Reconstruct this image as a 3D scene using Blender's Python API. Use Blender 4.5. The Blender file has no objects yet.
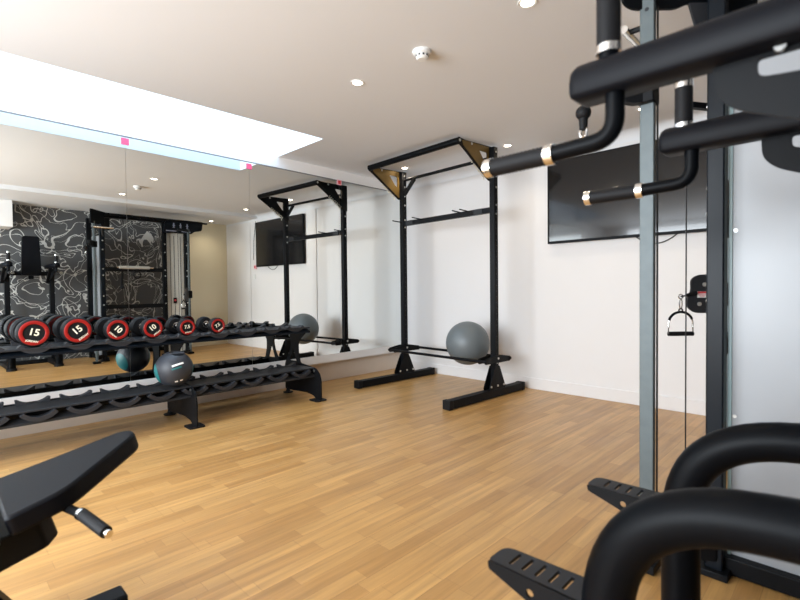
import bpy, bmesh, math, random
from math import sin, cos, pi, radians, sqrt, atan2
from mathutils import Vector, Matrix, Quaternion
from mathutils.geometry import tessellate_polygon

random.seed(7)
SC = bpy.context.scene
COL = SC.collection

# ------------------------------------------------------------------ camera
def camera():
    y, p, r = radians(44.6445), radians(-1.2978), radians(-0.5971)
    f = Vector((-sin(y) * cos(p), cos(y) * cos(p), sin(p)))
    rt = Vector((cos(y), sin(y), 0)); up = rt.cross(f)
    R = cos(r) * rt + sin(r) * up; U = -sin(r) * rt + cos(r) * up
    cd = bpy.data.cameras.new('camera'); co = bpy.data.objects.new('camera', cd); COL.objects.link(co)
    co.matrix_world = Matrix(((R.x, U.x, -f.x, 0), (R.y, U.y, -f.y, 0), (R.z, U.z, -f.z, 1.0), (0, 0, 0, 1)))
    cd.sensor_width = 36; cd.lens = 465.71 / 800 * 36; cd.clip_start = 0.02
    cd.dof.use_dof = True; cd.dof.focus_distance = 4.2; cd.dof.aperture_fstop = 3.6
    SC.camera = co
camera()

# ------------------------------------------------------------------ light
SC.view_settings.view_transform = 'Standard'; SC.view_settings.look = 'None'
SC.view_settings.gamma = 1; SC.view_settings.use_curve_mapping = False
SC.view_settings.exposure = 0.27
W = bpy.data.worlds.new('sky'); SC.world = W; W.use_nodes = True
W.node_tree.nodes['Background'].inputs[0].default_value = (0.62, 0.80, 1.0, 1)
W.node_tree.nodes['Background'].inputs[1].default_value = 2.2

def area(name, loc, size, power, color, rot=(0, 0, 0), sizey=None):
    ld = bpy.data.lights.new(name, 'AREA'); ld.energy = power; ld.color = color
    ld.shape = 'RECTANGLE'; ld.size = size; ld.size_y = sizey or size
    o = bpy.data.objects.new(name, ld); COL.objects.link(o); o.location = loc; o.rotation_euler = rot
    return o
area('skylight_daylight', (-3.70, 0.85, 3.30), 0.70, 27, (0.56, 0.78, 1.0), (0, 0, 0), 3.0)
area('added_fill_light', (-1.9, -2.10, 1.35), 3.2, 215, (0.90, 0.955, 1.0), (radians(90), 0, 0), 1.7)  # added fill from behind the camera, brightens the closed room

SC.cycles.max_bounces = 10; SC.cycles.diffuse_bounces = 5; SC.cycles.glossy_bounces = 5
SC.cycles.sample_clamp_indirect = 6.0
SC.cycles.caustics_reflective = False; SC.cycles.caustics_refractive = False

# ------------------------------------------------------------------ materials
MATS = {}
def mat(name, col, rough=0.5, metal=0.0, bump=0.0, bscale=300.0, spec=0.5, vary=0.0, vscale=6.0, coat=0.0):
    if name in MATS: return MATS[name]
    m = bpy.data.materials.new(name); m.use_nodes = True; nt = m.node_tree; b = nt.nodes['Principled BSDF']
    b.inputs['Base Color'].default_value = (*col, 1); b.inputs['Roughness'].default_value = rough
    b.inputs['Metallic'].default_value = metal; b.inputs['Specular IOR Level'].default_value = spec
    b.inputs['Coat Weight'].default_value = coat
    tc = nt.nodes.new('ShaderNodeTexCoord')
    if vary:
        n = nt.nodes.new('ShaderNodeTexNoise'); n.inputs['Scale'].default_value = vscale; n.inputs['Detail'].default_value = 4
        nt.links.new(tc.outputs['Object'], n.inputs['Vector'])
        r = nt.nodes.new('ShaderNodeMapRange'); r.inputs['To Min'].default_value = 1 - vary; r.inputs['To Max'].default_value = 1 + vary
        nt.links.new(n.outputs['Fac'], r.inputs['Value'])
        mx = nt.nodes.new('ShaderNodeVectorMath'); mx.operation = 'SCALE'; mx.inputs[0].default_value = col
        nt.links.new(r.outputs['Result'], mx.inputs['Scale']); nt.links.new(mx.outputs['Vector'], b.inputs['Base Color'])
    if bump:
        n = nt.nodes.new('ShaderNodeTexNoise'); n.inputs['Scale'].default_value = bscale; n.inputs['Detail'].default_value = 2
        nt.links.new(tc.outputs['Object'], n.inputs['Vector'])
        bp = nt.nodes.new('ShaderNodeBump'); bp.inputs['Strength'].default_value = bump; bp.inputs['Distance'].default_value = 0.002
        nt.links.new(n.outputs['Fac'], bp.inputs['Height']); nt.links.new(bp.outputs['Normal'], b.inputs['Normal'])
    MATS[name] = m
    return m
def emis(name, col, s):
    m = mat(name, col); b = m.node_tree.nodes['Principled BSDF']
    b.inputs['Emission Color'].default_value = (*col, 1); b.inputs['Emission Strength'].default_value = s
    return m

M_WALL = mat('white_wall_paint', (0.80, 0.785, 0.775), 0.65, bump=0.05, bscale=120, vary=0.015, vscale=2)
M_CEIL = mat('white_ceiling_paint', (0.775, 0.79, 0.81), 0.8, bump=0.04, bscale=90, vary=0.012, vscale=2)
M_SHAFT = mat('skylight_white', (0.78, 0.82, 0.86), 0.7, vary=0.01)
M_PLINTH = mat('shaded_plinth_beige', (0.70, 0.62, 0.54), 0.6, vary=0.03)  # recess shade and warm floor bounce are put into this beige
M_CREAM = mat('lamp_tinted_cream_wall', (0.74, 0.66, 0.48), 0.65, vary=0.03, vscale=1.5)  # cream wall with warm lamp light mixed into its yellow
M_BLACK = mat('black_powder_coat', (0.0045, 0.005, 0.006), 0.48, bump=0.06, bscale=500, vary=0.15, spec=0.12)
M_BLACKG = mat('black_gloss_steel', (0.002, 0.0025, 0.0035), 0.42, vary=0.1, spec=0.08)
M_GREYM = mat('dark_grey_steel', (0.020, 0.021, 0.024), 0.5, vary=0.1, spec=0.3)
M_NAVY = mat('blue_black_steel', (0.004, 0.006, 0.009), 0.35, vary=0.1, spec=0.15)
M_RUB = mat('black_rubber', (0.006, 0.006, 0.007), 0.6, bump=0.2, bscale=400, spec=0.2)
M_RUBG = mat('grey_rubber_saddle', (0.022, 0.023, 0.027), 0.5, bump=0.1, bscale=300, spec=0.35)
M_VINYL = mat('black_vinyl_upholstery', (0.003, 0.0035, 0.0055), 0.48, bump=0.12, bscale=350, spec=0.12)
M_CHROME = mat('chrome', (0.85, 0.83, 0.80), 0.16, 1.0, vary=0.03)
M_BOLT = mat('zinc_bolt', (0.62, 0.62, 0.60), 0.3, 0.8, vary=0.05)
M_GALV = mat('galvanised_steel', (0.085, 0.105, 0.11), 0.5, 0.2, vary=0.18, vscale=30)
M_GOLDBR = mat('gold_brown_steel', (0.20, 0.125, 0.035), 0.4, 0.5, vary=0.15)
M_RED = mat('red_urethane', (0.27, 0.010, 0.008), 0.4, vary=0.08, spec=0.3)
M_CREAMT = mat('cream_print', (0.80, 0.76, 0.62), 0.5, vary=0.03)
M_BALL = mat('grey_vinyl_ball', (0.125, 0.145, 0.155), 0.42, bump=0.05, bscale=60, vary=0.06)
M_MED = mat('grey_rubber_ball', (0.026, 0.029, 0.037), 0.5, bump=0.25, bscale=180, vary=0.1)
M_TEAL = mat('teal_rubber', (0.010, 0.14, 0.145), 0.5, vary=0.05)
M_WHITE = mat('white_plastic', (0.82, 0.82, 0.80), 0.4, vary=0.02)
M_PINK = mat('pink_paper', (0.80, 0.10, 0.22), 0.6, vary=0.04)
M_PINKR = mat('red_paper', (0.62, 0.03, 0.04), 0.6, vary=0.04)
M_PINKP = mat('pale_pink_paper', (0.85, 0.45, 0.50), 0.6, vary=0.04)
M_SCREEN = mat('black_glass_screen', (0.010, 0.010, 0.011), 0.11, vary=0.05, coat=0.3)
M_SHROUD = mat('light_grey_shroud_panel', (0.31, 0.32, 0.335), 0.30, vary=0.03)
M_TEALE = mat('pale_teal_edge', (0.42, 0.58, 0.60), 0.3, vary=0.04)
M_LABELR = mat('red_label_print', (0.55, 0.05, 0.06), 0.5, vary=0.05)
M_CABLE = mat('black_coated_cable', (0.014, 0.013, 0.013), 0.4, vary=0.1)
M_LAMP = emis('lamp_glow', (1.0, 0.88, 0.70), 14.0)

def mirror_mat():
    m = mat('silvered_mirror', (0.90, 0.925, 0.905), 0.0, 1.0)
    return m
M_MIR = mirror_mat()

def floor_mat():
    m = bpy.data.materials.new('oak_strip_floor'); m.use_nodes = True; nt = m.node_tree; b = nt.nodes['Principled BSDF']
    L = nt.links.new; N = nt.nodes.new
    tc = N('ShaderNodeTexCoord'); mp = N('ShaderNodeMapping'); mp.inputs['Rotation'].default_value = (0, 0, radians(90)); mp.inputs['Location'].default_value = (.13, .021, 0)
    L(tc.outputs['Object'], mp.inputs['Vector'])
    br = N('ShaderNodeTexBrick'); br.offset = 0.37; br.offset_frequency = 2; br.squash = 0.8; br.squash_frequency = 3
    br.inputs['Scale'].default_value = 1.0; br.inputs['Brick Width'].default_value = 0.46; br.inputs['Row Height'].default_value = 0.066
    br.inputs['Mortar Size'].default_value = 0.0009; br.inputs['Mortar Smooth'].default_value = 0.3; br.inputs['Bias'].default_value = -0.1
    br.inputs['Color1'].default_value = (0.57, 0.325, 0.112, 1); br.inputs['Color2'].default_value = (0.43, 0.225, 0.068, 1)
    br.inputs['Mortar'].default_value = (0.36, 0.19, 0.065, 1)
    L(mp.outputs['Vector'], br.inputs['Vector'])
    # second, board-wide variation
    br2 = N('ShaderNodeTexBrick'); br2.offset = 0.45; br2.inputs['Scale'].default_value = 1.0
    br2.inputs['Brick Width'].default_value = 1.3; br2.inputs['Row Height'].default_value = 0.198; br2.inputs['Mortar Size'].default_value = 0.0012
    br2.inputs['Color1'].default_value = (1.03, 1.02, 1.0, 1); br2.inputs['Color2'].default_value = (0.96, 0.95, 0.94, 1); br2.inputs['Mortar'].default_value = (0.80, 0.76, 0.70, 1)
    L(mp.outputs['Vector'], br2.inputs['Vector'])
    mul = N('ShaderNodeMix'); mul.data_type = 'RGBA'; mul.blend_type = 'MULTIPLY'; mul.inputs[0].default_value = 1.0
    L(br.outputs['Color'], mul.inputs[6]); L(br2.outputs['Color'], mul.inputs[7])
    # grain
    mg = N('ShaderNodeMapping'); mg.inputs['Scale'].default_value = (38, 1.7, 1); L(tc.outputs['Object'], mg.inputs['Vector'])
    ns = N('ShaderNodeTexNoise'); ns.inputs['Scale'].default_value = 1.0; ns.inputs['Detail'].default_value = 6; ns.inputs['Roughness'].default_value = 0.65
    L(mg.outputs['Vector'], ns.inputs['Vector'])
    mr = N('ShaderNodeMapRange'); mr.inputs['From Min'].default_value = 0.3; mr.inputs['From Max'].default_value = 0.7
    mr.inputs['To Min'].default_value = 0.70; mr.inputs['To Max'].default_value = 1.16; L(ns.outputs['Fac'], mr.inputs['Value'])
    sc = N('ShaderNodeVectorMath'); sc.operation = 'SCALE'; L(mul.outputs[2], sc.inputs[0]); L(mr.outputs['Result'], sc.inputs['Scale'])
    L(sc.outputs['Vector'], b.inputs['Base Color'])
    b.inputs['Specular IOR Level'].default_value = 0.8
    n2 = N('ShaderNodeTexNoise'); n2.inputs['Scale'].default_value = 3.0; L(tc.outputs['Object'], n2.inputs['Vector'])
    r2 = N('ShaderNodeMapRange'); r2.inputs['To Min'].default_value = 0.30; r2.inputs['To Max'].default_value = 0.44; L(n2.outputs['Fac'], r2.inputs['Value'])
    L(r2.outputs['Result'], b.inputs['Roughness'])
    bp = N('ShaderNodeBump'); bp.inputs['Strength'].default_value = 0.12; bp.inputs['Distance'].default_value = 0.001
    L(ns.outputs['Fac'], bp.inputs['Height']); L(bp.outputs['Normal'], b.inputs['Normal'])
    return m

def wallpaper_mat():
    m = bpy.data.materials.new('dark_figure_wallpaper'); m.use_nodes = True; nt = m.node_tree; b = nt.nodes['Principled BSDF']
    L = nt.links.new; N = nt.nodes.new
    tc = N('ShaderNodeTexCoord'); mp = N('ShaderNodeMapping'); mp.inputs['Scale'].default_value = (1, 1, 1); L(tc.outputs['Object'], mp.inputs['Vector'])
    fac = None
    for i, (s, off, lv) in enumerate(((2.1, 0, .44), (2.1, 0, .55), (2.9, 7.3, .5))):
        mm = N('ShaderNodeMapping'); mm.inputs['Location'].default_value = (off, off * .7, off * .3); L(mp.outputs['Vector'], mm.inputs['Vector'])
        n = N('ShaderNodeTexNoise'); n.inputs['Scale'].default_value = s; n.inputs['Detail'].default_value = 1.0; n.inputs['Distortion'].default_value = 1.7
        L(mm.outputs['Vector'], n.inputs['Vector'])
        a = N('ShaderNodeMath'); a.operation = 'SUBTRACT'; a.inputs[1].default_value = lv; L(n.outputs['Fac'], a.inputs[0])
        c = N('ShaderNodeMath'); c.operation = 'ABSOLUTE'; L(a.outputs[0], c.inputs[0])
        d = N('ShaderNodeMath'); d.operation = 'LESS_THAN'; d.inputs[1].default_value = 0.0085; L(c.outputs[0], d.inputs[0])
        if fac is None: fac = d.outputs[0]
        else:
            e = N('ShaderNodeMath'); e.operation = 'MAXIMUM'; L(fac, e.inputs[0]); L(d.outputs[0], e.inputs[1]); fac = e.outputs[0]
    mx = N('ShaderNodeMix'); mx.data_type = 'RGBA'; mx.inputs[6].default_value = (0.075, 0.077, 0.080, 1); mx.inputs[7].default_value = (0.62, 0.62, 0.60, 1)
    L(fac, mx.inputs[0]); L(mx.outputs[2], b.inputs['Base Color']); b.inputs['Roughness'].default_value = 0.55
    return m
M_FLOOR = floor_mat(); M_PAPER = wallpaper_mat()

# ------------------------------------------------------------------ mesh helpers
def rnd_poly(pts, r, n=4):
    """round the corners of a 2D polygon; r a number or one per corner"""
    out = []; k = len(pts)
    for i in range(k):
        p = Vector(pts[i]); a = Vector(pts[i - 1]) - p; c = Vector(pts[(i + 1) % k]) - p
        rr = r[i] if isinstance(r, (list, tuple)) else r
        d = min(rr, a.length * .49, c.length * .49)
        if d < 1e-6: out.append(tuple(p)); continue
        A = p + a.normalized() * d; B = p + c.normalized() * d
        for t in range(n + 1):
            s = t / n
            out.append(tuple((1 - s) ** 2 * A + 2 * s * (1 - s) * p + s * s * B))
    return out
def fillet(pts, r, n=6):
    """round the inner corners of an open 3D path"""
    out = [Vector(pts[0])]
    for i in range(1, len(pts) - 1):
        p = Vector(pts[i]); a = Vector(pts[i - 1]) - p; c = Vector(pts[i + 1]) - p
        d = min(r, a.length * .49, c.length * .49); A = p + a.normalized() * d; B = p + c.normalized() * d
        for t in range(n + 1):
            s = t / n; out.append((1 - s) ** 2 * A + 2 * s * (1 - s) * p + s * s * B)
    out.append(Vector(pts[-1])); return out

class MB:
    def __init__(s): s.bm = bmesh.new()
    def box(s, c, d, rot=None):
        m = Matrix.Translation(c) @ (rot.to_4x4() if rot else Matrix()) @ Matrix.Diagonal((d[0], d[1], d[2], 1))
        bmesh.ops.create_cube(s.bm, size=1, matrix=m); return s
    def box2(s, a, b):
        return s.box([(a[i] + b[i]) / 2 for i in range(3)], [abs(b[i] - a[i]) for i in range(3)])
    def tube(s, pts, r, seg=14, cap=True, flat=None):
        pts = [Vector(p) for p in pts]; n = len(pts)
        tang = [(pts[min(i + 1, n - 1)] - pts[max(i - 1, 0)]).normalized() for i in range(n)]
        ref = Vector((0, 0, 1)) if abs(tang[0].z) < .9 else Vector((1, 0, 0))
        u = tang[0].cross(ref).normalized(); rings = []
        for i in range(n):
            if i:
                q = tang[i - 1].rotation_difference(tang[i]); u = (q @ u)
                u = (u - tang[i] * u.dot(tang[i])).normalized()
            v = tang[i].cross(u); rr = r[i] if isinstance(r, (list, tuple)) else r
            rings.append([s.bm.verts.new(pts[i] + (u * cos(2 * pi * k / seg) + v * sin(2 * pi * k / seg)) * rr) for k in range(seg)])
        for i in range(n - 1):
            for k in range(seg):
                s.bm.faces.new((rings[i][k], rings[i][(k + 1) % seg], rings[i + 1][(k + 1) % seg], rings[i + 1][k]))
        if cap: s.bm.faces.new(rings[0][::-1]); s.bm.faces.new(rings[-1])
        return s
    def bar(s, a, b, w, h=None):
        """rectangular bar from a to b"""
        a, b = Vector(a), Vector(b); d = b - a; q = d.to_track_quat('X', 'Z')
        return s.box((a + b) / 2, (d.length, w, h or w), q.to_matrix())
    def cyl(s, a, b, r, seg=20): return s.tube([a, b], r, seg)
    def sph(s, c, r, u=32, v=20, sc=(1, 1, 1)):
        bmesh.ops.create_uvsphere(s.bm, u_segments=u, v_segments=v, radius=r, matrix=Matrix.Translation(c) @ Matrix.Diagonal((*sc, 1))); return s
    def lathe(s, prof, origin, axis, seg=32):
        """prof: list of (radius, height along axis)"""
        ax = Vector(axis).normalized(); ref = Vector((0, 0, 1)) if abs(ax.z) < .9 else Vector((1, 0, 0))
        u = ax.cross(ref).normalized(); v = ax.cross(u); o = Vector(origin); rings = []
        for (r, h) in prof:
            if r < 1e-6: rings.append([s.bm.verts.new(o + ax * h)])
            else: rings.append([s.bm.verts.new(o + ax * h + (u * cos(2 * pi * k / seg) + v * sin(2 * pi * k / seg)) * r) for k in range(seg)])
        for i in range(len(rings) - 1):
            A, B = rings[i], rings[i + 1]
            for k in range(seg):
                k2 = (k + 1) % seg
                if len(A) == 1 and len(B) == 1: continue
                if len(A) == 1: s.bm.faces.new((A[0], B[k], B[k2]))
                elif len(B) == 1: s.bm.faces.new((A[k], A[k2], B[0]))
                else: s.bm.faces.new((A[k], A[k2], B[k2], B[k]))
        return s
    def prism(s, poly, o, U, V, th, holes=()):
        """2D polygon (with holes) in the plane o + x*U + y*V, thickness th centred on the plane"""
        o, U, V = Vector(o), Vector(U).normalized(), Vector(V).normalized(); N = U.cross(V)
        loops = [list(poly)] + [list(h) for h in holes]
        tris = tessellate_polygon([[Vector((p[0], p[1], 0)) for p in l] for l in loops])
        flat = [p for l in loops for p in l]
        A = [s.bm.verts.new(o + U * p[0] + V * p[1] + N * th / 2) for p in flat]
        B = [s.bm.verts.new(o + U * p[0] + V * p[1] - N * th / 2) for p in flat]
        for t in tris:
            try: s.bm.faces.new([A[i] for i in t]); s.bm.faces.new([B[i] for i in reversed(t)])
            except ValueError: pass
        k = 0
        for l in loops:
            n = len(l)
            for i in range(n):
                j = (i + 1) % n
                s.bm.faces.new((A[k + i], A[k + j], B[k + j], B[k + i]))
            k += n
        return s
    def split(s, name, m, parent=None, bevel=0.0):
        """every loose piece becomes an object of its own"""
        s.bm.verts.ensure_lookup_table(); seen = set(); out = []
        for v0 in s.bm.verts:
            if v0 in seen: continue
            isl = []; st = [v0]; seen.add(v0)
            while st:
                v = st.pop(); isl.append(v)
                for e in v.link_edges:
                    w = e.other_vert(v)
                    if w not in seen: seen.add(w); st.append(w)
            p = MB(); mp = {v: p.bm.verts.new(v.co) for v in isl}
            for f in {f for v in isl for f in v.link_faces}: p.bm.faces.new([mp[v] for v in f.verts])
            out.append(p.build(name, m, parent, bevel))
        s.bm.free(); return out
    def build(s, name, m, parent=None, bevel=0.0, loc=None, ang=38):
        bmesh.ops.recalc_face_normals(s.bm, faces=s.bm.faces)
        me = bpy.data.meshes.new(name); s.bm.to_mesh(me); s.bm.free(); me.materials.append(m)
        me.shade_smooth(); me.set_sharp_from_angle(angle=radians(ang))
        o = bpy.data.objects.new(name, me); COL.objects.link(o)
        if parent: o.parent = parent
        if loc: o.location = loc
        if bevel:
            b = o.modifiers.new('bevel', 'BEVEL'); b.width = bevel; b.segments = 2; b.limit_method = 'ANGLE'; b.angle_limit = radians(40)
        return o

def thing(name, label, cat, loc=(0, 0, 0), rz=0, group=None):
    o = bpy.data.objects.new(name, None); COL.objects.link(o); o.location = loc; o.rotation_euler = (0, 0, rz)
    o.empty_display_size = 0.1
    return tag(o, label, cat, group)
def tag(o, label, cat, group=None):
    o['label'] = label; o['category'] = cat
    if group: o['group'] = group
    return o
def struct(o): o['kind'] = 'structure'; return o
def text_bm(txt, size, th):
    cu = bpy.data.curves.new('t', 'FONT'); cu.body = txt; cu.size = size; cu.align_x = 'CENTER'; cu.align_y = 'CENTER'; cu.extrude = th / 2; cu.offset = size * 0.022
    ob = bpy.data.objects.new('t', cu); COL.objects.link(ob); dg = bpy.context.evaluated_depsgraph_get()
    me = bpy.data.meshes.new_from_object(ob.evaluated_get(dg)); bm = bmesh.new(); bm.from_mesh(me)
    bpy.data.objects.remove(ob); bpy.data.curves.remove(cu); bpy.data.meshes.remove(me); return bm
def text_on(txt, size, th, mtx):
    s = MB(); s.bm.free(); s.bm = text_bm(txt, size, th); bmesh.ops.transform(s.bm, matrix=mtx, verts=s.bm.verts); return s
def frame_mtx(o, U, V):
    U, V = Vector(U).normalized(), Vector(V).normalized(); N = U.cross(V)
    return Matrix(((U.x, V.x, N.x, o[0]), (U.y, V.y, N.y, o[1]), (U.z, V.z, N.z, o[2]), (0, 0, 0, 1)))

# ------------------------------------------------------------------ room
ZC = 2.315; YB = 4.22; YN = -2.2; XR = 0.42
MA = radians(1.0832)                                   # the mirror wall is not quite square to the back wall
def mx(y, off=0.0):                                    # x of the mirror face at depth y
    n = (cos(MA), sin(MA)); return -4.0823 - (y - 2.7273) * sin(MA) / cos(MA) - off

o = MB().box2((-4.6, YN - .2, -0.08), (XR + .2, YB + .2, 0.0)).build('floor', M_FLOOR); struct(o)

# ceiling with the skylight opening
SX0, SX1, SY0, SY1 = -4.10, -3.33, -0.75, 2.445
def sk_near(y): return mx(y)
b = MB()
b.box2((SX1, YN - .2, ZC), (XR + .2, YB + .2, ZC + .08))
b.box2((-4.6, SY1, ZC), (SX1, YB + .2, ZC + .08))
b.box2((-4.6, YN - .2, ZC), (SX1, SY0, ZC + .08))
struct(b.build('ceiling', M_CEIL))
b = MB()                                               # white shaft of the skylight
b.box2((SX1 - .003, SY0, ZC + .001), (SX1 + .04, SY1, 3.34))
b.box2((-4.2, SY1 - .003, ZC + .001), (SX1 + .04, SY1 + .04, 3.34))
b.box2((-4.2, SY0 - .04, ZC + .001), (SX1 + .04, SY0, 3.34))
struct(b.build('window_1', M_SHAFT))
# mirror wall: upper wall (also the near side of the shaft), board below the mirror, recessed plinth
b = MB()
def wslab(b, y0, y1, z0, z1, off, th=.12):
    x0, x1 = mx(y0, off), mx(y1, off)
    vs = [b.bm.verts.new(p) for p in ((x0, y0, z0), (x1, y1, z0), (x1, y1, z1), (x0, y0, z1), (x0 - th, y0, z0), (x1 - th, y1, z0), (x1 - th, y1, z1), (x0 - th, y0, z1))]
    for f in ((0, 1, 2, 3), (5, 4, 7, 6), (1, 5, 6, 2), (4, 0, 3, 7), (3, 2, 6, 7), (0, 4, 5, 1)): b.bm.faces.new([vs[i] for i in f])
wslab(b, YN, SY1, 2.2, 3.34, 0.0)
wslab(b, SY1, YB, 2.2, ZC, 0.0)
wslab(b, YN, YB, 0.215, 2.2, 0.006, .11)
struct(b.build('wall_left', M_WALL))
b = MB(); b.box2((-4.45, YN, 0), (-4.187, YB, 0.22)); struct(b.build('baseboard_left', M_PLINTH))
b = MB(); wslab(b, YN, YB, 0.222, 0.305, -0.004, .012); struct(b.build('trim_1', M_WALL, bevel=.002))
b = MB(); wslab(b, YN, YB, 2.199, 2.208, -0.004, .008); struct(b.build('trim_5', mat('grey_mirror_channel', (.22, .22, .22), .5, .3, vary=.05)))
# back wall with a slightly proud bay that carries the screen
b = MB(); b.box2((-4.6, YB, 0), (XR + .2, YB + .15, ZC)); b.box2((-2.36, YB - .018, 0), (XR, YB + .05, ZC))
struct(b.build('wall_back', M_WALL))
b = MB(); b.box2((-4.17, YB - .012, 0), (-2.36, YB, 0.11)); b.box2((-2.36, YB - .03, 0), (XR, YB - .018, 0.11))
struct(b.build('baseboard_back', M_WALL, bevel=.003))
prof = [(0, 0), (0, -.085)] + [(.085 * (1 - cos(t * pi / 16)), -.085 + .085 * sin(t * pi / 16)) for t in range(1, 8)] + [(.085, 0)]
b = MB(); b.prism(prof, (-1.85, YB - .018, ZC), (0, -1, 0), (0, 0, 1), 4.5)
struct(b.build('trim_2', M_CEIL))
# right wall: dark papered part, then cream; beam along its top
b = MB(); b.box2((XR, YN, 0), (XR + .15, 3.22, ZC)); struct(b.build('wall_right', M_PAPER))
b = MB(); b.box2((XR - .01, 3.22, 0), (XR + .15, YB, ZC)); struct(b.build('wall_right', M_CREAM))
b = MB(); b.box2((-.74, YN, 2.262), (XR, YB, ZC)); struct(b.build('trim_3', M_CEIL))
b = MB(); b.box2((XR - .34, .35, 1.90), (XR, .985, 2.262)); struct(b.build('trim_4', M_WALL, bevel=.004))
# wall behind the photographer and a window added to go with the fill light
b = MB()
b.box2((-4.6, YN - .12, 0), (-3.6, YN, ZC)); b.box2((-.2, YN - .12, 0), (XR + .2, YN, ZC))
b.box2((-3.6, YN - .12, 0), (-.2, YN, .45)); b.box2((-3.6, YN - .12, 2.22), (-.2, YN, ZC))
struct(b.build('wall_near', M_WALL))
b = MB()
for x in (-3.6, -1.9, -.2): b.box2((x - .03, YN - .09, .45), (x + .03, YN - .02, 2.22))
for z in (.45, 2.22): b.box2((-3.6, YN - .09, z - .03), (-.2, YN - .02, z + .03))
struct(b.build('added_window', M_WHITE))

# ------------------------------------------------------------------ mirrors
seams = [-1.0, 0.06, 1.096, 2.133, 3.206, 4.205]
names = ['tall wall mirror panel beyond the left edge of the photo',
         'tall wall mirror panel left of the first pink tag',
         'tall wall mirror panel between the first and second pink tags',
         'tall wall mirror panel between the second and third pink tags',
         'tall wall mirror panel nearest the room corner, behind the pull-up rack']
for i in range(5):
    b = MB(); wslab(b, seams[i] + .0012, seams[i + 1] - .0012, 0.306, 2.198, 0.0, .005)
    tag(b.build('mirror_panel', M_MIR), names[i], 'mirror', 'mirror panels on the left wall')
for i, (y, z, lab) in enumerate(((1.096, 2.165, 'first pink paper tag on top of the mirror, leftmost of three'), (2.133, 2.163, 'middle pink paper tag on top of the mirror, under the skylight corner'), (3.206, 2.185, 'red and pink paper tag on the mirror nearest the pull-up rack'))):
    x = mx(y, -.0045)
    if i < 2: t = tag(MB().box((x, y, z), (.003, .052, .05)).build('paper_tag', M_PINK), lab, 'tag', 'paper tags on the mirror joints')
    else:
        t = tag(MB().box((x, y, z), (.003, .062, .056)).build('paper_tag', M_PINKP), lab, 'tag', 'paper tags on the mirror joints')
        MB().box((x + .003, y + .0, z), (.002, .034, .036)).build('red_square', M_PINKR, t)

# ------------------------------------------------------------------ ceiling fittings
def downlight(x, y, label, power=9, vis=True, zc=ZC):
    t = thing('downlight', label, 'ceiling light', (x, y, zc), 0, 'recessed downlights in the ceiling')
    MB().lathe([(.030, -.002), (.043, -.004), (.045, 0.0)], (0, 0, 0), (0, 0, 1), 28).build('trim_ring', M_WHITE, t)
    MB().lathe([(0, -.0025), (.031, -.0025)], (0, 0, 0), (0, 0, 1), 28).build('lamp_lens', M_LAMP, t)
    ld = bpy.data.lights.new('downlight_beam', 'SPOT'); ld.energy = power; ld.color = (1.0, .84, .64)
    ld.spot_size = radians(125); ld.spot_blend = .9; ld.shadow_soft_size = .035
    lo = bpy.data.objects.new('downlight_beam', ld); COL.objects.link(lo); lo.location = (0, 0, -.012); lo.parent = t
downlight(-2.28, 1.945, 'round white recessed ceiling downlight, second from the right of the skylight')
downlight(-1.10, 1.968, 'round white recessed ceiling downlight at the top edge of the photo')
downlight(-2.32, 3.78, 'round white recessed downlight just above the black grip, nearest the television')
downlight(-3.52, 3.66, 'round white recessed downlight seen through the top of the pull-up rack')
downlight(-1.15, 3.74, 'round white recessed downlight over the cable machine, seen only in the mirror')
downlight(0.10, 3.76, 'round white recessed downlight by the cream wall, seen only in the mirror', zc=2.262)
for x in (-2.28, -1.10):
    downlight(x, .15, 'round white recessed downlight overhead, outside the photo', 9)
t = thing('smoke_detector', 'white domed smoke detector on the ceiling, between two downlights', 'smoke detector', (-1.735, 1.95, ZC))
MB().lathe([(.052, 0), (.052, -.010), (.046, -.018), (.040, -.020)], (0, 0, 0), (0, 0, 1)).build('base', M_WHITE, t)
MB().lathe([(.038, -.019), (.036, -.036), (.026, -.046), (0, -.048)], (0, 0, 0), (0, 0, 1)).build('dome', M_WHITE, t)
b = MB()
for k in range(10): b.box((.0365 * cos(k * pi / 5), .0365 * sin(k * pi / 5), -.029), (.003, .010, .010), Matrix.Rotation(k * pi / 5, 3, 'Z'))
b.split('vent_slot', M_GREYM, t)

# ------------------------------------------------------------------ television
TX0, TX1, TZ0, TZ1, TY = -2.115, -0.74, 1.417, 2.185, 4.15
t = thing('television', 'large black wall-mounted flat television on the back wall', 'television', ((TX0 + TX1) / 2, TY, TZ0))
w = TX1 - TX0; h = TZ1 - TZ0
MB().box((0, .018, h / 2), (w, .030, h)).build('housing', M_BLACK, t, .004)
MB().box((0, .001, h / 2 + .006), (w - .02, .006, h - .032)).build('screen', M_SCREEN, t)
b = MB(); b.box((0, 0, .006), (w, .010, .014)); b.box((0, 0, h - .004), (w, .010, .008)); b.box((-w / 2 + .004, 0, h / 2), (.008, .010, h)); b.box((w / 2 - .004, 0, h / 2), (.008, .010, h))
b.build('bezel', M_BLACKG, t, .001)
MB().box((0, .039, h / 2), (.5, .012, .4)).build('wall_bracket', M_GREYM, t)
pts = [(-1.36 + .34 * s, 4.192, 1.44 - .085 * sin(pi * s) ** .8) for s in [i / 16 for i in range(17)]]
tag(MB().tube(pts, .0045, 8).build('television_cable', M_CABLE), 'thin black cable looping below the television', 'cable')
tag(MB().tube([(-.66, 4.192, 2.22), (-.60, 4.192, 1.9), (-.58, 4.192, 1.55)], .004, 8).build('wall_cable', M_CABLE), 'thin dark cable running down the wall beside the television, seen in the mirror', 'cable')
tt = thing('wall_switch', 'small white wall socket plate beside the television, seen in the mirror', 'socket', (-.58, 4.196, 1.25))
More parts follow.
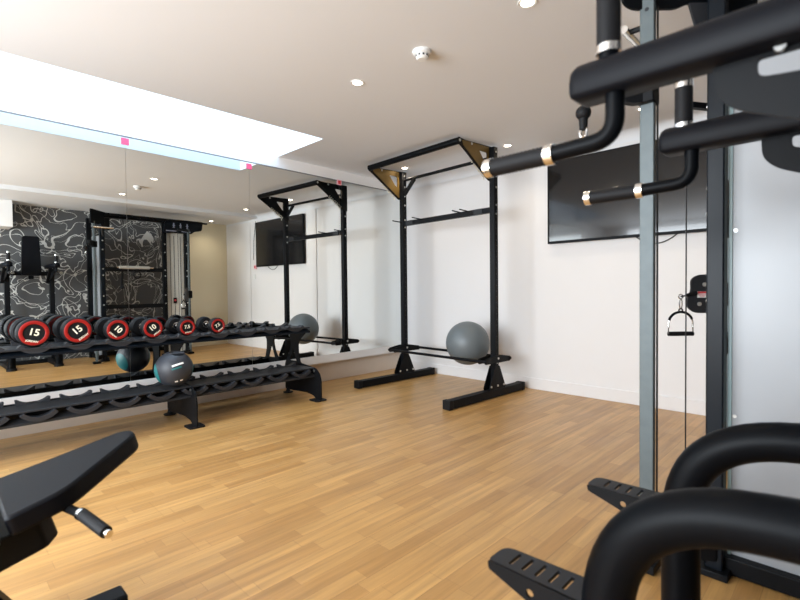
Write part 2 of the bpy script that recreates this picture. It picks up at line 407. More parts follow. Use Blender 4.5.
MB().box((0, 0, 0), (.085, .010, .085)).build('plate', M_WHITE, tt, .002); MB().box((0, -.007, 0), (.03, .004, .02)).build('rocker', M_WHITE, tt)
tt = thing('alarm_button', 'small red call point on the back wall beside the television, seen in the mirror', 'alarm button', (-.64, 4.190, 1.42))
MB().box((0, 0, 0), (.07, .022, .07)).build('case', M_PINKP, tt, .003); MB().box((0, -.012, 0), (.035, .004, .035)).build('button', M_PINKR, tt)

# ------------------------------------------------------------------ pull-up rack by the back wall
RK = thing('pull_up_rack', 'tall black steel pull-up rack standing in the room corner', 'pull-up rack', (-2.99, 3.675, 0), radians(-2.2))
PX = .60
for s in (-1, 1):
    b = MB()
    f = b.box((s * PX, -.115, .042), (.075, 1.06, .070)).build('foot_beam', M_BLACK, RK, .004)
    for yy in (-.655, .425): MB().box((s * PX, yy, .042), (.082, .05, .078)).build('end_cap', M_RUB, f, .006)
    # upright with a column of holes on its faces
    up = MB().box((s * PX, 0, (.077 + 2.285) / 2), (.055, .055, 2.285 - .077)).build('upright', M_BLACK, RK, .003)
    b = MB()
    for k in range(36): b.cyl((s * PX - .0283, 0, .30 + k * .052), (s * PX + .0283, 0, .30 + k * .052), .0065, 8)
    b.split('adjustment_hole', M_GREYM, up)
    b = MB()
    for z in (.11, .22, .32, 1.68, 1.76, 1.92, 2.02, 2.12, 2.24): b.cyl((s * PX - .032, 0, z), (s * PX + .032, 0, z), .009, 10)
    b.split('bolt', M_BOLT, up)
    # base gusset plates, one each side of the upright
    for e in (-1, 1):
        g = MB().prism(rnd_poly([(-.125, .075), (.12, .075), (.12, .10), (.032, .29), (-.032, .29), (-.125, .10)], .012), (s * PX + e * .031, 0, 0), (0, 1, 0), (0, 0, 1), .006).build('base_gusset', M_BLACK, RK)
        b = MB()
        for y in (-.10, .095, 0): b.cyl((s * PX + e * .034, y, .11), (s * PX + e * .039, y, .11), .010, 10)
        b.split('bolt', M_BOLT, g)
    # top gusset: black plate, thin gold-brown layer on its inner face
    hole = rnd_poly([(-.055, 2.235), (-.055, 2.115), (-.09, 2.135), (-.175, 2.235)], .018)
    outl = rnd_poly([(-.47, 2.295), (-.47, 2.245), (-.425, 2.225), (-.035, 1.985), (.03, 1.985), (.03, 2.30), (-.36, 2.285)], [.025, .025, .02, .02, .005, .005, .02])
    pl = MB().prism(outl, (s * PX - .0335, 0, 0), (0, 1, 0), (0, 0, 1), .008, [hole]).build('top_gusset', M_BLACK, RK)
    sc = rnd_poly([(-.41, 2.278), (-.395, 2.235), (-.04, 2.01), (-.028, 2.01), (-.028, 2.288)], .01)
    MB().prism(sc, (s * PX - .0285, 0, 0), (0, 1, 0), (0, 0, 1), .002, [hole]).build('inner_face', M_GOLDBR, pl)['label'] = 'gold-brown inner face'
    b = MB()
    for (y, z) in ((-.442, 2.268), (-.28, 2.27)): b.cyl((s * PX - .041, y, z), (s * PX - .024, y, z), .012, 12)
    b.split('bolt', M_BOLT, pl)
    d = Vector((0, -.435, .27)).normalized()
    text_on('JORDAN', .058, .002, frame_mtx((s * PX - .0385, -.175, 2.068), (0, -.85, .527), (0, .527, .85))).build('lettering', M_CREAMT, pl)
# bars
MB().tube([(-PX - .03, -.442, 2.266), (PX - .03, -.442, 2.266)], .029, 18).build('pull_up_bar', M_BLACKG, RK)
MB().tube([(-PX, .0, 2.195), (PX, .0, 2.195)], .016, 14).build('rear_bar', M_BLACK, RK)
for s in (-1, 1): MB().bar((s * PX, 0, 2.015), (s * (PX - .18), 0, 2.185), .03, .034).build('brace', M_BLACK, RK, .002)
cb = MB().box((0, 0, 1.72), (2 * PX - .055, .045, .050)).build('cross_beam', M_BLACK, RK, .003)
for x in (-PX, -.30, .24, .33):
    MB().tube([(x, .0, 1.735), (x, -.16, 1.742)], .006, 8).build('band_peg', M_BLACK, cb)
for x in (-.48, .44):
    MB().box((x, -.026, 1.72), (.10, .006, .05)).build('joint_plate', M_GREYM, cb, .002)
for s in (-1, 1):
    br = MB().prism(rnd_poly([(-.205, .345), (-.19, .320), (.19, .320), (.205, .345), (.19, .365), (.05, .388), (-.05, .388), (-.19, .368)], .01), (s * (PX + .037), 0, 0), (0, 1, 0), (0, 0, 1), .008).build('ball_bracket', M_BLACK, RK)
    MB().prism(rnd_poly([(-.205, .345), (-.19, .320), (.19, .320), (.205, .345), (.19, .365), (.05, .388), (-.05, .388), (-.19, .368)], .01), (s * (PX - .037), 0, 0), (0, 1, 0), (0, 0, 1), .008).build('inner_plate', M_BLACK, br)
    MB().cyl((s * (PX + .04), 0, .36), (s * (PX + .046), 0, .36), .011, 12).build('bolt', M_BOLT, br)
    MB().cyl((s * (PX - .04), 0, .36), (s * (PX - .046), 0, .36), .011, 12).build('bolt', M_BOLT, br)
for y in (-.188, .188):
    MB().tube([(-PX - .05, y, .345), (PX + .05, y, .345)], .0135, 14).build('ball_rail', M_BLACK, RK)
o = MB().sph((0, 0, 0), .212, 56, 36).build('stability_ball', M_BALL, loc=(-2.722, 3.690, .470))
tag(o, 'large grey inflatable exercise ball resting on the pull-up rack rails', 'exercise ball')
MB().lathe([(.014, -.2105), (.012, -.2145), (0, -.215)], (0, 0, 0), (.55, -.55, -.4), 14).build('plug', M_WHITE, o)

# ------------------------------------------------------------------ dumbbell rack along the mirror
DR = thing('dumbbell_rack', 'long black two-tier steel dumbbell rack standing along the mirror', 'dumbbell rack', (-3.75, 1.3, 0))
DX, DY = -3.75, 1.3
Y0, Y1 = -.62, 2.47
def lx(x): return x - DX
prof = [(-3.435, 0.006), (-3.435, .185), (-3.455, .245), (-3.52, .292), (-3.765, .315), (-3.795, .42), (-3.795, .50), (-3.74, .56), (-3.675, .60), (-3.665, .655),
        (-3.95, .655), (-3.935, .56), (-3.925, .48), (-3.95, .40), (-4.015, .31), (-4.03, .28), (-4.03, .035), (-3.90, .038), (-3.78, .045), (-3.66, .050), (-3.56, .040), (-3.50, .006)]
prof = rnd_poly(prof, .02, 3)
tri = rnd_poly([(-3.945, .325), (-3.885, .455), (-3.825, .325)], .012, 3)
for y in (-.50, 1.36, 2.462):
    f = MB().prism([(lx(a), c) for a, c in prof], (0, y - DY, 0), (1, 0, 0), (0, 0, 1), .010, [[(lx(a), c) for a, c in tri]]).build('end_frame', M_BLACK, DR)
    MB().prism(rnd_poly([(lx(-3.56), y - DY - .055), (lx(-3.43), y - DY - .055), (lx(-3.43), y - DY + .06), (lx(-3.56), y - DY + .06)], .02), (0, 0, .006), (1, 0, 0), (0, 1, 0), .010).build('foot', M_RUB, f)
    MB().lathe([(0, 0.001), (.045, .001), (.048, .010), (.020, .018), (.012, .05), (0, .05)], (lx(-3.99), y - DY, 0), (0, 0, 1), 20).build('foot', M_RUB, f)
    b = MB(); b.cyl((lx(-3.54), y - DY - .009, .265), (lx(-3.54), y - DY + .009, .265), .012, 12); b.cyl((lx(-3.68), y - DY - .009, .632), (lx(-3.68), y - DY + .009, .632), .012, 12)
    b.split('bolt', M_BOLT, f)
yc = (Y0 + Y1) / 2 - DY; yl = Y1 - Y0 - .02
def tier(xf, xb, zt, zb, name):
    # folded tray: top sheet, recessed front web, bottom lip
    b = MB(); b.box2((lx(xb), yc - yl / 2, zt - .010), (lx(xf) - .012, yc + yl / 2, zt)); b.box2((lx(xf) - .020, yc - yl / 2, zt - .012), (lx(xf), yc + yl / 2, zt))
    tr = b.build('tray', M_GREYM, DR, .002)
    b = MB(); b.box2((lx(xf) - .055, yc - yl / 2, zb), (lx(xf) - .045, yc + yl / 2, zt - .010)); b.build('front_web', M_BLACK, DR)
    b = MB(); b.prism([(lx(xf) - .05, zb - .004), (lx(xf) + .004, zb - .010), (lx(xf) + .004, zb + .004), (lx(xf) - .05, zb + .030)], (0, yc, 0), (1, 0, 0), (0, 0, 1), yl); b.build('front_rail', M_GREYM if name == 'low' else M_NAVY, DR)
    b = MB(); b.box2((lx(xb) - .01, yc - yl / 2, zb + .01), (lx(xb) + .03, yc + yl / 2, zt + .004)); b.build('rear_rail', M_BLACK, DR, .002)
tier(-3.535, -3.80, .297, .222, 'low'); tier(-3.60, -3.94, .664, .622, 'up')
def crescent(r, hw, drop, bottom):
    """profile with a round hollow of radius r between two horns"""
    a = math.asin(hw / r); top = [(r * sin(-a + 2 * a * k / 12), r - r * cos(-a + 2 * a * k / 12)) for k in range(13)]
    return [(x, z) for x, z in top] + [(hw + .012, top[-1][1]), (hw + .006, bottom), (-hw - .006, bottom), (-hw - .012, top[0][1])]
def arcband(ri, ro, a, z0):
    return [(ri * sin(-a + 2 * a * k / 12), z0 - ri * cos(-a + 2 * a * k / 12)) for k in range(13)] + [(ro * sin(a - 2 * a * k / 12), z0 - ro * cos(a - 2 * a * k / 12)) for k in range(13)]
slots = [.455 + .2325 * k for k in range(-4, 9)]
saddle_lo = saddle_f = None
for k, y in enumerate(slots):
    for (xf, xb, zt, zb, upper) in ((-3.535, -3.775, .297, .222, False), (-3.60, -3.90, .664, .622, True)):
        r1 = MB().prism(crescent(.125, .078, 0, -.008), (lx(xb), y - DY, zt + .002), (0, 1, 0), (0, 0, 1), .05).build('rear_saddle', M_RUBG, DR)
        d = .10 if not upper else .094
        r2 = MB().prism(arcband(d, d + .026, radians(48), zb + .006 + d + .026), (lx(xf) - (.034 if upper else .008), y - DY, 0), (0, 1, 0), (0, 0, 1), .060).build('front_saddle', M_RUBG, DR)

# dumbbells
def dumbbell(y, r, txt, roll, label, L, hw, off=0.0):
    zc = .667 + r; xc = -3.615 - L / 2 + off
    t = thing('dumbbell', label, 'dumbbell', (xc, y, zc - r), 0, 'dumbbells on the upper tier of the rack')
    MB().tube([(x, 0, r) for x in (-L / 2 + hw, -.03, 0, .03, L / 2 - hw)], [.015, .0155, .0175, .0155, .015], 16).build('handle', M_CHROME, t)
    for s in (1, -1):
        h = MB().lathe([(.020, -hw), (r * .86, -hw), (r * .97, -hw + .010), (r, -hw + .024), (r, -.018), (r * .97, -.006), (r * .90, 0), (r * .66, -.001), (r * .64, -.005), (0, -.005)], (0, 0, 0), (1, 0, 0), 48).build('head', M_RUB, t, loc=(s * L / 2, 0, r))
        h.rotation_euler = (radians(roll), 0, 0) if s > 0 else (radians(-roll * 1.0), 0, pi)
        MB().lathe([(r * .625, .0004), (r * .655, .0022), (r * .835, .0022), (r * .865, .0004)], (0, 0, 0), (1, 0, 0), 48).build('end_ring', M_RED, h)['label'] = 'red ring'
        MB().lathe([(.020, -hw - .012), (.028, -hw - .010), (.028, -hw + .002)], (0, 0, 0), (1, 0, 0), 24).build('collar', M_CHROME, h)
        text_on(txt, r * (.66 if len(txt) < 3 else .54), .0012, frame_mtx((-.0042, 0, r * .04), (0, 1, 0), (0, 0, 1))).build('weight_number', M_CREAMT, h)
        text_on('JORDAN', r * .185, .0012, frame_mtx((-.0042 if False else .0026, 0, -r * .58), (0, 1, 0), (0, 0, 1))).build('lettering', M_CREAMT, h)
dumbbell(.452, .088, '15', -14, 'red-ringed black dumbbell reading 15, leftmost on the rack', .335, .086)
dumbbell(.678, .087, '15', 36, 'red-ringed black dumbbell reading 15, tilted, second from the left', .335, .086)
dumbbell(.907, .077, '10', -44, 'red-ringed black dumbbell third from the left, its number turned clockwise', .315, .074)
dumbbell(1.131, .073, '10', 36, 'red-ringed black dumbbell reading 10, fourth from the left, above the medicine ball', .315, .074)
dumbbell(1.372, .064, '7.5', 6, 'smaller red-ringed dumbbell with level number, second from the right', .30, .064)
dumbbell(1.607, .062, '7.5', 32, 'smaller red-ringed dumbbell with tilted number, rightmost on the rack', .30, .064)

# medicine ball on the lower tier
mb = thing('medicine_ball', 'dark grey medicine ball with teal side on the lower dumbbell tier', 'medicine ball', (-3.60, 1.262, .303))
R = .130
bm_ball = MB()
ax = Vector((0.30, .10, 1)).normalized()
bm_ball.lathe([(R * sin(a), -R * cos(a)) for a in [pi * k / 40 for k in range(36)]] + [(R * .36, R * .90), (R * .30, R * .80), (0, R * .78)], (0, 0, R), ax, 48)
bm_ball.build('ball', M_MED, mb)
MB().tube([Vector((0, 0, R)) + ax * R * .90 + Vector((0, y, 0)) * 1.0 for y in (-.05, -.025, 0, .025, .05)], .012, 12).build('handle', M_MED, mb)
# teal panel on the left side (camera's left is towards -y)
def patch(c, ang, name, m, parent, rr, oz):
    c = Vector(c).normalized(); MB().lathe([(rr * sin(a), rr * cos(a)) for a in [ang * k / 10 for k in range(11)]] + [((rr - .006) * sin(ang), (rr - .006) * cos(ang))], (0, 0, oz), c, 28).build(name, m, parent)
patch((-.30, -1, -.25), radians(35), 'side_panel', M_TEAL, mb, R + .0015, R)
patch((-.1, 1, -.1), radians(37), 'side_panel', M_TEAL, mb, R + .0015, R)
def strip_on(dirv, w, h, name, m, parent, roll=0):
    d = Vector(dirv).normalized(); U = Vector((0, 0, 1)).cross(d).normalized(); V = d.cross(U)
    U2 = U * cos(roll) + V * sin(roll); V2 = d.cross(U2)
    s = MB(); n = 8; g = []
    for i in range(n + 1):
        row = []
        for j in (-1, 1):
            p = d * R + U2 * (w * (i / n - .5)) + V2 * (h * .5 * j); row.append(s.bm.verts.new(Vector((0, 0, R)) + p.normalized() * (R + .0016)))
        g.append(row)
    for i in range(n): s.bm.faces.new((g[i][0], g[i + 1][0], g[i + 1][1], g[i][1]))
    s.build(name, m, parent)
strip_on((.80, -.10, .30), .085, .013, 'printed_strip', M_WHITE, mb, radians(14))
strip_on((.75, -.15, .12), .070, .010, 'printed_strip', M_TEAL, mb, radians(14))
strip_on((.80, -.16, -.62), .020, .014, 'printed_mark', M_WHITE, mb, radians(10))
strip_on((.86, .10, -.58), .020, .012, 'printed_mark', M_WHITE, mb, radians(10))

# ------------------------------------------------------------------ adjustable bench at the lower left
BN = thing('weight_bench', 'black padded weight bench at the lower left with a black grip lever', 'weight bench', (-1.6, .1, 0))
def bl(p): return (p[0] + 1.6, p[1] - .1, p[2])
def onp(x, y): return Vector(bl((x, y, .464 + .276 * (y - .118))))
pn = Vector((0, -.276, 1)).normalized()
pad = rnd_poly([(-1.446, .112), (-1.448, .236), (-1.612, .436), (-1.640, .452), (-1.685, .450), (-1.712, .425), (-1.748, .225), (-1.775, .112)], [.02, .04, .02, .02, .02, .02, .05, .02], 5)
def slab(poly, z0, z1, name, m, parent, inset=0.0, bevel=.006):
    s = MB(); A = [s.bm.verts.new(onp(*p) + pn * z1) for p in poly]; B = [s.bm.verts.new(onp(*p) + pn * z0) for p in poly]
    s.bm.faces.new(A); s.bm.faces.new(B[::-1]); n = len(poly)
    for i in range(n): s.bm.faces.new((A[i], A[(i + 1) % n], B[(i + 1) % n], B[i]))
    return s.build(name, m, parent, bevel, ang=50)
slab(pad, -.055, 0, 'seat_pad', M_VINYL, BN, bevel=.009)
bkp = rnd_poly([(-1.44, -.52), (-1.44, .095), (-1.78, .095), (-1.78, -.52)], .02)
slab(bkp, -.06, -.004, 'backrest_pad', M_VINYL, BN, bevel=.009)
base = slab(rnd_poly([(-1.485, -.35), (-1.480, .165), (-1.52, .195), (-1.66, .195), (-1.72, .15), (-1.72, -.35)], .012), -.135, -.056, 'seat_frame', M_BLACK, BN, bevel=.004)
MB().bar(onp(-1.60, .30) - pn * .066, onp(-1.60, .12) - pn * .066, .05, .022).build('mounting_tab', M_BLACK, BN, .002)
lv = MB().tube([bl((-1.50, .235, .437)), bl((-1.40, .258, .440))], .011, 12).build('lever_rod', M_BLACK, BN)
MB().tube([bl((-1.388, .261, .440)), bl((-1.276, .285, .428))], .0145, 16).build('grip', M_RUB, lv)
b = MB(); b.tube([bl((-1.400, .258, .440)), bl((-1.388, .261, .4395))], .0155, 16); b.tube([bl((-1.276, .285, .428)), bl((-1.262, .288, .4265))], .0095, 16)
b.split('chrome_ring', M_CHROME, lv)
MB().bar(bl((-1.62, -.035, .40)), bl((-1.62, .175, .06)), .06, .05).build('front_leg', M_BLACK, BN, .004)
MB().box(bl((-1.585, -.05, .055)), (.075, .90, .085)).build('base_beam', M_NAVY, BN, .008)
MB().box(bl((-1.585, -.50, .035)), (.46, .07, .06)).build('rear_foot', M_BLACK, BN, .006)
MB().box(bl((-1.585, .40, .006)), (.09, .03, .012)).build('rubber_foot', M_RUB, BN)
MB().bar(bl((-1.62, -.45, .26)), bl((-1.62, -.45, .05)), .06, .06).build('rear_leg', M_BLACK, BN, .004)

# ------------------------------------------------------------------ knee-raise and dip station in the right foreground
VK = thing('dip_station', 'black dip and knee raise station with curved tube legs in right foreground', 'dip station', (0, 1.125, 0))
YS = {-1: .872 - 1.125, 1: 1.375 - 1.125}
for s in (-1, 1):
    y = YS[s]
    leg = MB().tube(fillet([(-.330, y, .012), (-.330, y, .622), (.23, y, .672)], .24, 14), .045, 24).build('curved_leg', M_BLACKG, VK)
    MB().lathe([(0, .0), (.056, .0), (.056, .03), (.048, .034)], (-.33, y, 0), (0, 0, 1), 24).build('rubber_foot', M_RUB, leg)
    # slotted step plate
    outl = rnd_poly([(-.572, -.040), (-.35, -.043), (-.35, .043), (-.572, .032)], [.012, .004, .004, .028], 5)
    holes = [rnd_poly([(-.528 + .03 * k - .004, -.025), (-.528 + .03 * k + .004, -.025), (-.528 + .03 * k + .004, .025), (-.528 + .03 * k - .004, .025)], .0035, 3) for k in range(5)]
    st = MB().prism(outl, (.006 if s > 0 else 0, y + .012, .420 if s > 0 else .407), (1, 0, 0), (0, 1, 0), .008, holes).build('step_plate', M_GREYM, VK)
    sk = MB().prism(rnd_poly([(-.570, .004), (-.35, .004), (-.35, -.085), (-.46, -.048), (-.568, -.013)], .004), (.006 if s > 0 else 0, y - .030, .420 if s > 0 else .407), (1, 0, 0), (0, 0, 1), .006, [[(-.47 + .009 * cos(q * pi / 4), -.024 + .009 * sin(q * pi / 4)) for q in range(8)]]).build('side_flange', M_BLACK, st)
    MB().cyl((-.42, y - .026, .37), (-.42, y - .038, .37), .010, 12).build('bolt', M_BOLT, st)
    # upright
    yu = y + .05
    MB().box((.235, yu, .70), (.06, .06, 1.40)).build('upright', M_BLACK, VK, .004)
    MB().box((.10, y, .03), (.80, .06, .055)).build('base_rail', M_BLACK, VK, .004)
    # elbow pad: round top, flat underside
    rr = .036
    D = [(rr * cos(a), rr * sin(a)) for a in [pi * k / 14 for k in range(15)]] + [(-rr, -.024), (-rr + .006, -.032), (rr - .006, -.032), (rr, -.024)]
    s2 = MB(); n = len(D); rows = []
    xo = .018 if s > 0 else .007
    for (x, k) in ((-.397 + xo, .6), (-.392 + xo, .86), (-.382 + xo, 1.0), (.22, 1.0)):
        rows.append([s2.bm.verts.new((x, y + p[0] * k, 1.378 + p[1] * k)) for p in D])
    for i in range(len(rows) - 1):
        for q in range(n): s2.bm.faces.new((rows[i][q], rows[i][(q + 1) % n], rows[i + 1][(q + 1) % n], rows[i + 1][q]))
    s2.bm.faces.new(rows[0]); s2.bm.faces.new(rows[-1][::-1])
    s2.build('elbow_pad', M_VINYL, VK, ang=50)
    # support plate under the arm with a long round-ended cut-out
    outl = rnd_poly([(-.168, 1.345), (-.166, 1.30), (-.14, 1.272), (-.05, 1.232), (.22, 1.17), (.22, 1.345)], [.004, .03, .03, .03, .004, .004], 5)
    hole = rnd_poly([(-.112, 1.345 - .006), (-.112, 1.312), (.10, 1.290), (.10, 1.339)], [.006, .014, .014, .006], 4)
    pl = MB().prism(outl, (0, y + .012, 0), (1, 0, 0), (0, 0, 1), .008, [hole]).build('arm_plate', M_BLACK, VK)
    MB().cyl((-.085, y + .006, 1.347), (-.085, y - .002, 1.347), .008, 12).build('bolt', M_BOLT, pl)
    MB().bar((.235, y, 1.15), (-.02, y, 1.345), .045, .03).build('arm_strut', M_BLACK, VK, .003)
    # bent hand grip
    hg = MB().tube(fillet([(-.322, y, 1.352), (-.322, y, 1.268), (-.440, y, 1.264)], .085, 10), .0165, 18).build('hand_grip', M_BLACKG, VK)
    hg.location.x = .014 if s > 0 else .007
    pts = []; rad = []
    for k in range(29):
        pts.append((-.452 - .126 * k / 28, y, 1.2635)); rad.append(.0195 - (.0014 if k % 2 else 0))
    MB().tube(pts, rad, 20).build('rubber_sleeve', M_RUB, hg)
    for x0, x1 in ((-.436, -.453), (-.577, -.594)): MB().tube([(x0, y, 1.2635), (x1, y, 1.2635)], .0205, 22).build('chrome_ring', M_CHROME, hg)['label'] = 'chrome ring'
    dz = -.016 if s > 0 else 0.0
    vg = MB().tube([(-.326, y, 1.385), (-.326, y, 1.428)], .017, 18).build('upright_grip', M_BLACKG, VK)
    MB().tube([(-.326, y, 1.428 + dz), (-.326, y, 1.530 + dz)], .0205, 20).build('rubber_sleeve', M_RUB, vg)
    for z0, z1 in ((1.420, 1.434), (1.524, 1.540)): MB().tube([(-.326, y, z0 + dz), (-.326, y, z1 + dz)], .0215, 22).build('chrome_ring', M_CHROME, vg)['label'] = 'chrome ring'
MB().box((.235, 0, 1.28), (.06, .55, .06)).build('cross_bar', M_BLACK, VK, .004)
MB().box((.235, 0, .03), (.06, .55, .055)).build('rear_base', M_BLACK, VK, .004)
MB().prism(rnd_poly([(-.115, 1.25), (.115, 1.25), (.095, 1.80), (-.095, 1.80)], .03, 5), (.185, .06, 0), (0, 1, 0), (0, 0, 1), .055).build('back_pad', M_VINYL, VK, .012)
MB().box((.22, .06, 1.45), (.03, .06, .5)).build('pad_stem', M_BLACK, VK, .003)

# ------------------------------------------------------------------ cable machine
CM = thing('cable_machine', 'black cable crossover machine with galvanised column on the right', 'cable machine', (0, 2.5, 0))
def cl(x, y, z): return (x, y - 2.5, z)
XP = -.352
for y in (1.915, 2.77, 3.11):
    u = MB().box(cl(XP, y, 1.07), (.052, .062, 2.14)).build('upright', M_NAVY if y < 2 else M_BLACK, CM, .005)
    MB().box(cl(XP, y, .012), (.09, .11, .024)).build('foot', M_BLACK, u, .003)
    b = MB()
    for z in (.82, .95, 1.25, 1.34, 1.62, 1.75): b.cyl(cl(XP - .030, y, z), cl(XP - .024, y, z), .010, 10)
    b.split('bolt', M_BOLT, u)
for y in (1.915, 3.11): MB().box(cl(.30, y, 1.07), (.052, .062, 2.14)).build('rear_upright', M_BLACK, CM, .004)
for y in (1.94, 3.10):
    MB().box(cl(-.03, y, .035), (.72, .05, .06)).build('base_rail', M_BLACK, CM, .004)
    MB().box(cl(-.03, y, 2.10), (.62, .05, .06)).build('top_rail', M_BLACK, CM, .004)
tb = MB().box(cl(XP, 2.62, 2.12), (.05, 1.52, .07)).build('top_beam', M_BLACK, CM, .004)
b = MB()
for y in (2.15, 2.42, 2.62, 2.95): b.cyl(cl(XP - .025, y, 2.125), cl(XP - .031, y, 2.125), .012, 10)
b.split('bolt', M_BOLT, tb)
MB().tube([cl(XP - .10, 2.0, 2.12), cl(XP - .10, 3.42, 2.12)], .016, 12).build('pull_up_bar', M_BLACK, CM)
for z in (1.34, .79): MB().box(cl(XP, 2.34, z), (.045, .80, .06)).build('cross_beam', M_BLACK, CM, .003)
MB().box(cl(.30, 2.51, .035), (.06, 1.25, .06)).build('rear_base', M_BLACK, CM, .004)
# columns the pulleys slide on
XC = -.53
for yc_ in (1.772, 3.075):
    c = MB().box(cl(XC, yc_, 1.01), (.046, .024, 1.97)).build('guide_column', M_GALV, CM, .003); c['label'] = 'galvanised guide column'
    b = MB()
    for k in range(26): b.cyl(cl(XC - .0235, yc_, .32 + k * .064), cl(XC + .0235, yc_, .32 + k * .064), .006, 8)
    if yc_ > 2: b.split('pin_hole', M_GREYM, c)
    else:
        b.bm.free(); MB().cyl(cl(XC, yc_ - .0128, 1.955), cl(XC, yc_ + .0128, 1.955), .007, 10).build('pin_hole', M_GREYM, c)
    MB().box(cl(XC, yc_, .02), (.07, .09, .03)).build('foot', M_BLACK, c, .003)
    MB().bar(cl(XC, yc_ + .0, .08), cl(XP, yc_ + (.12 if yc_ < 2 else .03), .08), .04, .05).build('foot_bracket', M_BLACK, CM, .003)
# rounded head covers hiding the top pulleys
for yc_, sgn in ((1.772, 1), (3.075, 1)):
    if yc_ < 2:
        o3 = cl(-.45, 1.86, 0); U = Vector((.72, .70, 0))
        poly = rnd_poly([(-.205, 2.16), (-.205, 1.985), (-.17, 1.962), (-.02, 1.962), (.03, 1.985), (.06, 1.955), (.10, 1.915), (.24, 1.915), (.26, 1.94), (.26, 2.16)], .02, 4)
    else:
        o3 = cl(-.385, 3.05, 0); U = Vector((0, 1, 0))
        poly = rnd_poly([(-.29, 2.08), (-.30, 1.935), (.13, 1.935), (.17, 1.975), (.30, 2.00), (.32, 2.14), (-.24, 2.14)], .03, 4)
    N = U.normalized().cross(Vector((0, 0, 1)))
    hc = MB().prism(poly, Vector(o3) - N * 0.0, U, (0, 0, 1), .055 if yc_ > 2 else .012).build('head_cover', M_NAVY if yc_ > 2 else M_BLACKG, CM, .004)
    if yc_ > 2:
        b = MB()
        for k in range(3):
            y = 2.90 + k * .105
            b.box(cl(-.415, y, 2.055), (.003, .016, .075)); b.box(cl(-.415, y, 2.055), (.003, .038, .010)); b.box(cl(-.415, y, 2.022), (.003, .03, .008))
        b.box(cl(-.415, 2.86, 1.965), (.003, .16, .014)); b.box(cl(-.415, 3.09, 1.965), (.003, .14, .014))
        b.build('printed_symbols', mat('pale_blue_print', (.30, .32, .42), .5, vary=.05), hc)
# top bracket and bolts by the near column
tbk = MB().prism([(-.03, 1.98), (.05, 1.98), (.05, 1.80), (.015, 1.83)], cl(-.41, 1.895, 0), (.72, .70, 0), (0, 0, 1), .010).build('gusset', M_GREYM, CM)
# grey stack shroud with a pale edge
sh = MB().box(cl(-.005, 1.955, .92), (.62, .012, 1.86)).build('stack_shroud', M_SHROUD, CM, .003)
MB().box(cl(-.318, 1.950, .92), (.010, .018, 1.86)).build('edge_trim', M_TEALE, sh, .001)
b = MB()
for z in (.55, 1.19): b.cyl(cl(-.304, 1.949, z), cl(-.304, 1.945, z), .006, 10)
b.split('bolt', M_BOLT, sh)
sh2 = MB().box(cl(XP + .03, 2.94, .97), (.012, .28, 1.93)).build('stack_shroud', mat('pale_shroud_panel', (.66, .66, .62), .35, vary=.03), CM, .003)
b = MB()
for y in (2.87, 2.93, 3.03): b.box(cl(XP + .022, y, .97), (.004, .008, 1.85))
b.split('rib', M_GALV, sh2)
ws = MB().box(cl(XP + .016, 2.93, .86), (.012, .05, .09)).build('stack_label', M_BLACK, sh2); MB().box(cl(XP + .009, 2.93, .865), (.002, .03, .03)).build('red_mark', M_LABELR, sh2)
for yy in (2.0, 2.98):
    b = MB()
    for k in range(12): b.box(cl(.02, yy + .06 + .0, .13 + k * .045), (.34, .085, .040))
    b.split('stack_plate', M_GREYM, CM, .003)
# near carriage with a stopper ball and snap hook
cr = MB().box(cl(XC, 1.772, 1.675), (.055, .068, .085)).build('pulley_carriage', M_BLACK, CM, .004)
MB().prism(rnd_poly([(-.02, 1.705), (-.02, 1.64), (.04, 1.632), (.13, 1.655), (.155, 1.69), (.13, 1.72), (.04, 1.725)], .012), cl(XC, 1.76, 0), (-.82, -.57, 0), (0, 0, 1), .030).build('pulley_housing', M_BLACK, cr)
MB().tube([cl(XC - .035, 1.742, 1.655), cl(XC - .055, 1.722, 1.650)], .010, 12).build('lock_pin', M_CHROME, cr)
SX = Vector(cl(-.695, 1.628, 0))
MB().sph(SX + Vector((0, 0, 1.612)), .026, 20, 14).build('cable_stopper', M_RUB, cr)
MB().lathe([(.016, 0), (.013, -.045), (0, -.046)], SX + Vector((0, 0, 1.598)), (0, 0, 1), 16).build('stopper_sleeve', M_RUB, cr)
MB().tube([SX + Vector((.012 * sin(a), 0, 1.546 - .018 * cos(a))) for a in [2 * pi * k / 20 for k in range(21)]], .005, 8, cap=False).build('snap_hook', M_CHROME, cr)
# cables
MB().tube([cl(-.507, 1.80, 1.97), cl(-.507, 1.80, .05)], .0034, 8).build('cable', M_CABLE, CM)
MB().tube([cl(-.664, 2.857, 1.97), cl(-.664, 2.857, .05)], .0036, 8).build('cable', M_CABLE, CM)
MB().bar(cl(XC, 3.075, 1.965), cl(-.664, 2.857, 1.965), .03, .03).build('pulley_arm', M_BLACK, CM)
MB().bar(cl(XC, 3.075, .06), cl(-.664, 2.857, .06), .03, .03).build('pulley_arm', M_BLACK, CM)
